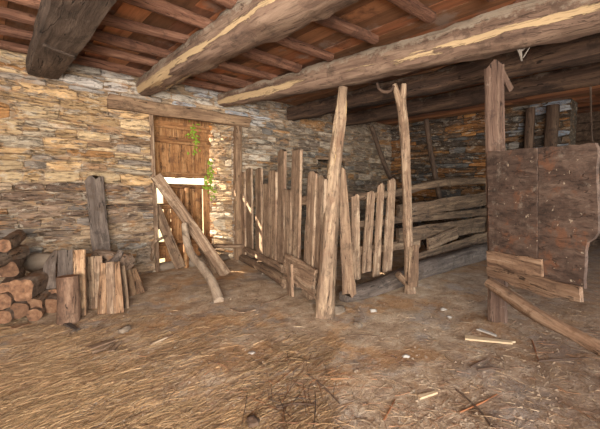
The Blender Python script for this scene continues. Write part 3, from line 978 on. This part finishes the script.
pboard(398, 205, 219, 486.5, 192, 205)
pboard(350, 222, 228, 486.5, 208, 215)
pboard(398, 229, 243, 484, 217, 232)
pboard(428, 238, 250, 457, 226, 238, off=-0.05, m='picket_low')
pboard(416, 254, 264, 487, 231, 248, off=-0.02)
pboard(350, 248, 256, 420, 238, 247, m='picket_low', off=0.02)
log('end_stake', [ground(pb(488, 252)), pb(488, 215), pb(487, 180)], [0.05, 0.05, 0.045], M['manger'], part, hint=(0, -1, 0), square=0.3)
tag(log('ground_log', [floor_pt(343, 303) + V((0, 0, 0.05)), floor_pt(375, 294) + V((0, 0, 0.07)), floor_pt(430, 274) + V((0, 0, 0.10)), floor_pt(490, 256.5) + V((0, 0, 0.11))], [0.06, 0.085, 0.12, 0.125], M['grey_plank'], square=0.35, rough=0.14), 'long hewn log lying on the floor along the foot of the stall partition', 'log')

# leaning poles behind the partition
q = on_x(371, 126, 5.66)
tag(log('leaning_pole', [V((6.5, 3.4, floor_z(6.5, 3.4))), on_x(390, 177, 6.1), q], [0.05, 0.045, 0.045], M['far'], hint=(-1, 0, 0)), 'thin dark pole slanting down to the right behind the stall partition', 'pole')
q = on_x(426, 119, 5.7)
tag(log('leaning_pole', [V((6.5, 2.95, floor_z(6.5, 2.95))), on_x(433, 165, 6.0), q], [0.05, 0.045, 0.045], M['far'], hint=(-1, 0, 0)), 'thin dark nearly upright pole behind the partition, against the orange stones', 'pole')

# ------------------------------------------------------------------ gate panel on the right
DP = V((b.x, b.y, 0))
tdir = V((-0.42, -0.715, 0)).normalized()
nrm = V((tdir.y, -tdir.x, 0))
if nrm.dot(CAM - DP) < 0:
    nrm = -nrm
PA0 = DP + nrm * 0.115
PB0 = PA0 + tdir
panel = thing('plank_gate', 'large crusted dark wooden gate panel hung on the thick reddish post', 'gate', (PA0.x, PA0.y, 0.4))


def pp(x, y, off=0.0):
    q = on_vp(x, y, PA0, PB0)
    return q + nrm * off


def panel_poly(name, pix, off, th, mat):
    pw = [pp(x, y, off) for x, y in pix]
    o0 = pw[0]
    xa, za = tdir, V((0, 0, 1))
    mw = Matrix((xa, za.cross(xa), za)).transposed().to_4x4()
    mw.translation = o0
    inv = mw.inverted()
    out = []
    n = len(pw)
    for i in range(n):
        a, c = inv @ pw[i], inv @ pw[(i + 1) % n]
        k = max(1, int((c - a).length / 0.05))
        for j in range(k):
            q = a + (c - a) * (j / k)
            s = 0.005
            out.append((q.x + R.uniform(-s, s), q.z + R.uniform(-s, s)))
    return poly_board(name, out, th, mat, panel, mw)


panel_poly('board', [(488.5, 152), (539, 148), (539, 281), (491, 270)], 0, 0.035, M['panel'])
panel_poly('board', [(540, 148), (597, 143), (599, 148), (599.5, 232), (596, 238), (589, 243), (587, 252), (585.5, 288), (540, 281)], 0.004, 0.024, M['panel'])
panel_poly('patch_board', [(490.5, 250), (514, 254), (546, 259), (547, 277), (491, 266)], 0.032, 0.02, M['panel_edge'])
panel_poly('bottom_strip', [(490.5, 266), (546, 277), (585, 287), (585, 302), (566, 297), (557, 298), (541, 294), (536, 290), (519, 286), (506, 279), (491, 275)], 0.03, 0.03, M['panel_edge'])
bq = [pp(497, 283, 0.07), pp(522, 297, 0.10), pp(560, 315, 0.16), pp(602, 334, 0.18), pp(640, 352, 0.2)]
tag(log('rail_branch', bq, [0.052, 0.05, 0.046, 0.042, 0.04], M['panel_edge'], rough=0.16, sides=12), 'rough round branch rail sloping down to the right below the gate panel', 'branch')

# uprights and timbers by the far right
def far_post(px, top, X, r, lab):
    q = on_x(px, 140, X)
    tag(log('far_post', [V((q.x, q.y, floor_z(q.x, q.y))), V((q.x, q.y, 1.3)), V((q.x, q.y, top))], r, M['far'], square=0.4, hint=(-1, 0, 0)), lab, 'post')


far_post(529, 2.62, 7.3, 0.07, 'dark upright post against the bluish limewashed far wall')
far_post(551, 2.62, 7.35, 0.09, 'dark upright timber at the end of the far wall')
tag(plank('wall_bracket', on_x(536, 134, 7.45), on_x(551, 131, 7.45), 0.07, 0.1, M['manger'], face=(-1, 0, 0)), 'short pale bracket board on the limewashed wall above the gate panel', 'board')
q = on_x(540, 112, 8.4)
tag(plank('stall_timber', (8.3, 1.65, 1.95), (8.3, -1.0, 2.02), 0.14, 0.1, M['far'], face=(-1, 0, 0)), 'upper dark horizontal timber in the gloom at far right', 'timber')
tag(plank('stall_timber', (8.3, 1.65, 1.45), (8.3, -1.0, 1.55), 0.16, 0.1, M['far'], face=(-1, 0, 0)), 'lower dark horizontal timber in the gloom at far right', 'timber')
c = on_x(590, 92, 5.54)
tag(log('dangling_string', [c + V((0, 0, 0.12)), on_x(591, 112, 5.54), on_x(591.5, 130, 5.54), on_x(593, 150, 5.54)], [0.012, 0.011, 0.012, 0.012], M['far'], sides=6, hint=(0, 1, 0), seg=0.04), 'thin dark string hanging from the beam above the gate panel', 'string')
p0 = at_depth(520, 44, 3.02)
cw = thing('cobweb_tangle', 'dusty forked cobweb tangle hanging under the long streaked beam', 'cobweb', p0)
log('strand', [at_depth(515, 43, 3.0), at_depth(520, 50, 3.0), at_depth(522, 61, 3.0)], [0.012, 0.016, 0.006], M['cobweb'], cw, sides=6, hint=(0, 1, 0), seg=0.03, rough=0.3)
log('strand', [at_depth(528, 39, 3.0), at_depth(526, 46, 3.0), at_depth(520, 51, 3.0)], [0.01, 0.012, 0.014], M['cobweb'], cw, sides=6, hint=(0, 1, 0), seg=0.03, rough=0.3)
log('strand', [at_depth(528, 40, 3.0), at_depth(530, 46, 3.0), at_depth(526, 53, 3.0), at_depth(523, 58, 3.0)], [0.006, 0.005, 0.005, 0.004], M['cobweb'], cw, sides=6, hint=(0, 1, 0), seg=0.03)
tag(log('hanging_loop', [at_depth(377, 83, 3.75), at_depth(379, 89, 3.75), at_depth(384, 92, 3.75), at_depth(390, 91, 3.75), at_depth(394, 86, 3.75)], [0.014, 0.016, 0.017, 0.016, 0.012], M['beam_dark'], sides=8, hint=(0, 1, 0), seg=0.03), 'small curved strip looping under the beam beside the slim forked post', 'loop')
tag(plank('niche_lintel', (NICHE[0] - 0.1, WY - 0.035, NICHE[3] + 0.03), (NICHE[1] + 0.1, WY - 0.035, NICHE[3] + 0.03), 0.075, 0.09, M['picket'], face=(0, -1, 0)), 'short pale wooden lintel over the dark wall niche behind the near post', 'lintel')

# ------------------------------------------------------------------ firewood
ax = V((math.sin(math.radians(12)), math.cos(math.radians(12)), 0.02)).normalized()
LOGS = [
    (-9, 263, 8, 4.05, 'round log at the pile end, cut off by the picture edge, below the topmost log'),
    (3, 246, 7, 4.10, 'topmost round log of the firewood pile'),
    (9, 270, 8, 4.20, 'grey barked log second from the top of the firewood pile'),
    (6, 288, 6, 4.02, 'small round log touching the left of the thickest log'),
    (21, 290, 11, 3.98, 'thickest log of the firewood pile with broad orange sawn end'),
    (2, 302, 8, 3.96, 'orange ended log at the left edge under the small round log'),
    (19, 311, 8, 3.96, 'orange ended log right under the thickest log'),
    (35, 306, 7.5, 3.98, 'round log between the thickest log and the bottom right log'),
    (51, 310, 8.5, 4.0, 'bottom right log of the pile, leaning on the upright stump'),
    (53, 295, 6, 4.15, 'slim log lying on the bottom right log of the pile'),
    (40, 290, 7, 4.3, 'barked log tucked behind the thickest log, on its right'),
    (4, 317, 7, 3.94, 'lowest log at the left edge of the pile'),
    (34, 318, 6.5, 3.92, 'lowest log in the middle of the pile, on the ground'),
]
for (x, y, rp, Y, lab) in LOGS:
    e = on_y(x, y, Y)
    r = rp / F_PX * depth(e) * 0.94
    e.z = max(e.z, r + floor_z(e.x, e.y))
    L = min(R.uniform(0.55, 0.8), (4.97 - Y) / ax.y)
    ang = V((R.uniform(-0.05, 0.28), 0, R.uniform(-0.04, 0.04)))
    a2 = (ax + ang).normalized()
    tag(log('firewood_log', [e, e + a2 * L * 0.5, e + a2 * L], [r, r * 1.03, r * 0.98], M['bark'], endmat=M['end'], sides=16, rough=0.24, square=0.15), lab, 'log', 'logs in the firewood pile')
e = on_y(50, 268, 4.25)
tag(log('split_wedge', [e + V((-0.02, -0.05, -0.2)), e + V((0.0, 0.02, 0.02)), e + V((0.07, 0.06, 0.16))], [0.06, 0.055, 0.02], M['grey_plank'], split=0.2, hint=(-0.5, -1, 0)), 'dark split wedge poking up from the right of the firewood pile', 'firewood')

# stump and upright billets
b = floor_pt(69, 322)
tag(log('firewood_stump', [b, at_depth(69, 300, depth(b)), at_depth(68, 276, depth(b))], [0.095, 0.09, 0.088], M['stump'], endmat=M['end'], hint=(-0.5, -1, 0), rough=0.12), 'short barked stump standing upright in front of the taller billets', 'stump')


def billet(bx, by, tx, ty, wp, label, split=0.35, m='billet', lean=0.05, name='firewood_billet'):
    b = floor_pt(bx, by)
    d = depth(b)
    r = wp / 2 / F_PX * d * 1.1
    f = CAM - b
    f.z = 0
    tag(log(name, [b, at_depth((bx + tx) / 2, (by + ty) / 2, d + lean / 2), at_depth(tx, ty, d + lean)], [r, r * 1.0, r * 0.92], M[m], endmat=M['end'], hint=f + V((R.uniform(-.8, .8), R.uniform(-.8, .8), 0)), split=split, rough=0.1, sides=12), label, 'firewood', 'upright billets along the wall')


billet(66, 309, 66, 250, 14, 'wide dark brown billet standing behind the stump', m='grey_plank')
billet(80, 316, 79, 250, 11, 'tall reddish billet standing just right of the stump')
billet(90, 309, 89, 257, 9, 'weathered narrow billet second to the right of the stump', m='picket_low')
billet(97, 308, 97, 256, 10, 'greyish billet in the middle of the upright row', m='picket')
billet(103, 314, 106, 263, 10, 'curved front billet slanting left under the dark leaning plank')
billet(112, 314, 110, 262, 8, 'narrow light billet standing in front under the dark leaning plank', m='picket')
billet(119, 313, 115, 262, 9, 'pale straight billet, tallest at the right end of the upright row')
billet(125, 308, 121, 266, 8, 'brown billet last on the right of the upright row', m='picket_low')
billet(133, 296, 128, 268, 6, 'thin short stick leaning right of the upright row', m='billet', split=None)
billet(141, 293, 133, 270, 8, 'short pale board end leaning farthest right by the wall', m='billet')
e = at_depth(129, 262, 3.72)
lg = V((-0.4, 0.6, 0.06)).normalized()
tag(log('firewood_log', [e, e + lg * 0.3, e + lg * 0.42], [0.085, 0.09, 0.08], M['bark'], endmat=M['bark'], sides=14), 'grey round log resting on top of the upright billets at right', 'log')
tag(log('branch_stub', [at_depth(112, 264, 3.66), at_depth(117, 259, 3.66), at_depth(121, 251, 3.7)], [0.05, 0.045, 0.03], M['grey_plank'], hint=(-0.5, -1, 0)), 'dark branch stub lying across the billet tops beside the leaning plank', 'branch')
g0 = on_y(107, 290, 4.62)
tag(plank('leaning_plank', V((g0.x, g0.y, floor_z(g0.x, g0.y))), on_y(94, 178, 4.97), 0.19, 0.045, M['grey_plank'], face=(-0.3, -1, 0.1), rag=0.04, w1=0.20), 'wide dark grey plank leaning upright on the stone wall behind the billets', 'plank')
tag(boulder('field_stone', on_y(40, 262, 4.85), 0.16, M['greyrock'], sx=(1.1, 0.7, 0.75)), 'large pale rounded stone set at the wall above the firewood', 'stone')

# ------------------------------------------------------------------ floor litter
def strands(name, gen, n, width, tones, lift=0.006, seglen=3):
    vs, fs, cs = [], [], []
    for _ in range(n):
        g = gen()
        if g is None:
            continue
        x, y, a, L = g
        k_ = R.uniform(0.72, 1.1)
        c = lin([v * k_ for v in R.choice(tones)])
        w = width * R.uniform(0.6, 1.4)
        bend = R.gauss(0, 0.35)
        z0 = R.uniform(0.001, lift)
        i = len(vs)
        for k in range(seglen + 1):
            s = k / seglen
            vs.append((x, y, floor_z(x, y) + z0 + 0.010 * math.sin(s * 3.14) * R.random()))
            q = V((-math.sin(a), math.cos(a), 0)) * w
            vs.append((x + q.x, y + q.y, floor_z(x, y) + z0 + 0.004))
            cs += [c, c]
            x += math.cos(a) * L / seglen
            y += math.sin(a) * L / seglen
            a += bend / seglen
        for k in range(seglen):
            j = i + 2 * k
            fs.append((j, j + 2, j + 3, j + 1))
    o = link(name, vs, fs, M['straw'], smooth=False)
    at = o.data.color_attributes.new('tone', 'FLOAT_COLOR', 'POINT')
    at.data.foreach_set('color', [q for c in cs for q in c])
    o['kind'] = 'stuff'
    return o


def gen_hay():
    x, y = R.uniform(20, 330), R.uniform(310, 445)
    p = on_z(R.uniform(-40, 330), R.uniform(318, 450))
    k = mn.noise(V((p.x * 1.6, p.y * 1.6, 4)))
    if k < R.uniform(-0.45, 0.35):
        return None
    # strands sweep with the trodden path
    a = math.radians(12) + 0.5 * mn.noise(V((p.x * 0.8, p.y * 0.8, 9))) + R.gauss(0, 0.3)
    return p.x, p.y, a, R.uniform(0.06, 0.2)


def gen_scatter():
    p = on_z(R.uniform(80, 640), R.uniform(285, 450))
    return p.x, p.y, R.uniform(0, 6.28), R.uniform(0.03, 0.14)


o = strands('hay_litter', gen_hay, 8000, 0.0011, [(158, 126, 90), (148, 116, 82), (168, 138, 102), (130, 100, 72)])
tag(o, 'trodden yellow hay spread over the floor at the front left', 'hay')
o['kind'] = 'stuff'
o = strands('straw_litter', gen_scatter, 2600, 0.0014, [(150, 122, 92), (118, 88, 66), (168, 144, 116), (136, 98, 70), (96, 76, 62)])
tag(o, 'loose straw and stalk bits scattered over the middle and right floor', 'straw')
o['kind'] = 'stuff'


def gen_brush():
    p = on_z(R.gauss(290, 34), R.gauss(378, 20))
    return p.x, p.y, R.uniform(0, 6.28), R.uniform(0.10, 0.30)


o = strands('brushwood_litter', gen_brush, 110, 0.0035, [(84, 66, 54), (112, 78, 56), (66, 54, 46), (140, 98, 66)], lift=0.02, seglen=5)
tag(o, 'tangle of fine dark brushwood twigs in the middle of the floor', 'brushwood')
o['kind'] = 'stuff'


def gen_crumb():
    p = on_z(R.uniform(100, 560), R.uniform(275, 440))
    return p


vs, fs = [], []
for _ in range(900):
    p = gen_crumb()
    r = R.uniform(0.004, 0.013)
    i = len(vs)
    z = floor_z(p.x, p.y)
    for (dx, dy, dz) in ((1, 0, .2), (-.3, .9, .1), (-.6, -.8, .2), (0.1, 0, 1.1)):
        vs.append((p.x + dx * r * R.uniform(.7, 1.4), p.y + dy * r * R.uniform(.7, 1.4), z + dz * r))
    fs += [(i, i + 1, i + 3), (i + 1, i + 2, i + 3), (i + 2, i, i + 3)]
o = link('dirt_crumbs', vs, fs, plain('dirt crumbs', (110, 90, 74), (190, 170, 146), 3), smooth=False)
tag(o, 'small earth and wood crumbs scattered over the trodden floor', 'dirt')
o['kind'] = 'stuff'


def stick(pix, r, mat, label, name='twig'):
    pts = [floor_pt(x, y) + V((0, 0, r * 0.9)) for x, y in pix]
    tag(log(name, pts, [r] * (len(pts) - 1) + [r * 0.6], M[mat], sides=7, seg=0.04, rough=0.2), label, name.split('_')[-1])


stick([(456, 391), (470, 402), (482, 415), (494, 432)], 0.006, 'twig', 'long dark curved twig running off the bottom edge at right')
stick([(477, 372), (492, 371), (505, 372)], 0.008, 'twig', 'short straight dark twig lying level on the damp soil')
stick([(470, 369), (480, 364), (489, 361)], 0.006, 'twig', 'short dark twig tilted above the level one')
stick([(460, 413), (480, 404), (497, 395)], 0.005, 'twig_red', 'reddish twig crossing the long curved one')
stick([(538, 362), (560, 360), (588, 359)], 0.006, 'twig', 'thin long twig lying level at the far right floor')
stick([(532, 340), (536, 352), (539, 362)], 0.005, 'twig_red', 'short upright-looking reddish twig below the branch rail')
stick([(308, 376), (325, 388), (340, 403)], 0.006, 'twig', 'dark thin twig at the right side of the brushwood tangle')
stick([(276, 408), (297, 404), (318, 405)], 0.007, 'twig', 'dark twig lying level below the brushwood tangle')
stick([(384, 420), (391, 408), (395, 400)], 0.005, 'twig_red', 'reddish twig standing out left of the pale chip')
stick([(262, 305), (280, 299), (294, 292)], 0.008, 'picket', 'pale peeled stick lying before the picket fence')
stick([(230, 309), (242, 313), (256, 311)], 0.009, 'picket', 'pale bent stick lying near the foot of the bent branch')
stick([(150, 346), (164, 340), (173, 335)], 0.010, 'picket', 'pale slender splinter near the foot of the firewood floor')
stick([(92, 354), (104, 350), (114, 345)], 0.014, 'picket', 'pale bark strip lying on the floor right of the firewood', 'bark_strip')


def slab(pa, pb_, w, t, mat, label, name):
    a, c = floor_pt(*pa), floor_pt(*pb_)
    a.z += t * 0.6
    c.z += t * 0.6
    tag(plank(name, a, c, w, t, M[mat], face=(0, 0, 1), rag=0.02, w1=w * 0.6), label, 'wood chip')


slab((419, 399), (437, 393), 0.035, 0.012, 'chip', 'pale fresh wood chip lying alone on the front right floor', 'wood_chip')
slab((466, 338), (514, 343), 0.075, 0.015, 'chip', 'long flat pale splinter in front of the reddish post', 'wood_splinter')
slab((480, 330), (496, 336), 0.05, 0.012, 'pebble', 'small whitish flake behind the long flat splinter', 'wood_flake')
slab((88, 350), (116, 341), 0.07, 0.015, 'picket', 'flat grey slab lying between the billets and the hay', 'wood_slab')
slab((112, 352), (121, 342), 0.05, 0.012, 'picket', 'small grey slab beside the flat one near the billets', 'wood_slab')
slab((12, 330), (28, 324), 0.06, 0.02, 'billet', 'short brown split piece lying in front of the log pile', 'wood_slab')
slab((62, 322), (78, 333), 0.05, 0.02, 'grey_plank', 'dark grey stick lying before the stump', 'wood_slab')
for (x, y, r, lab) in ((252, 355, 0.022, 'small white pebble left of the brushwood tangle'), (373, 312, 0.03, 'pale pebble in front of the fallen log'), (406, 357, 0.022, 'white pebble in the middle of the right floor'),
                       (443, 310, 0.028, 'pale pebble before the slim forked post'), (449, 317, 0.022, 'smaller pale pebble just below the one before the forked post'), (125, 332, 0.05, 'brown clod on the floor near the billets'),
                       (253, 423, 0.035, 'dark lump at the bottom edge of the floor'), (358, 326, 0.04, 'brown flat clod in front of the near post')):
    m = 'pebble' if 'pebble' in lab else ('greyrock' if 'brown' in lab else 'twig')
    q = floor_pt(x, y)
    tag(boulder('pebble' if 'pebble' in lab else 'clod', q + V((0, 0, r * 0.4)), r, M[m], sx=(1.2, 0.9, 0.5), rough=0.7, rot=R.uniform(0, 3)), lab, 'pebble' if 'pebble' in lab else 'clod')

# ------------------------------------------------------------------ light
w = bpy.data.worlds.new('sky')
SC.world = w
w.use_nodes = True
bg = w.node_tree.nodes['Background']
sky = w.node_tree.nodes.new('ShaderNodeTexSky')
sky.sky_type = 'NISHITA'
sky.sun_disc = False
sky.sun_elevation = math.radians(24)
sky.sun_rotation = math.radians(-45)
w.node_tree.links.new(sky.outputs[0], bg.inputs[0])
bg.inputs[1].default_value = 0.6


def lamp(name, kind, loc, target, energy, color=(1, 1, 1), size=1.0, size_y=None):
    l = bpy.data.lights.new(name, kind)
    l.energy = energy
    l.color = color
    if kind == 'AREA':
        l.size = size
        if size_y:
            l.shape = 'RECTANGLE'
            l.size_y = size_y
    o = bpy.data.objects.new(name, l)
    COL.objects.link(o)
    o.location = loc
    o.rotation_euler = (V(target) - V(loc)).to_track_quat('-Z', 'Y').to_euler()
    return l


sun = lamp('sun_light', 'SUN', (-6, 12, 6), (-6 + 1, 12 - 1.4, 6 - 0.72), 26.0, (1.0, 0.86, 0.66))
sun.angle = math.radians(0.6)
# added soft fill lamp behind the camera, brightens fence, posts and beams
lamp('added_front_fill', 'AREA', (-1.5, -1.7, 1.3), (2.4, 3.6, 2.0), 330, (1.0, 0.935, 0.86), 2.6, 1.9).spread = math.radians(105)
lamp('added_side_fill', 'AREA', (4.8, -3.0, 1.3), (3.4, 3.0, 1.2), 110, (1.0, 0.95, 0.9), 3.0, 2.0)  # added fill lamp out of view, lifts the right side

vs_ = SC.view_settings
vs_.view_transform = 'Standard'
vs_.look = 'None'
vs_.gamma = 1
vs_.use_curve_mapping = False
vs_.exposure = 0.0
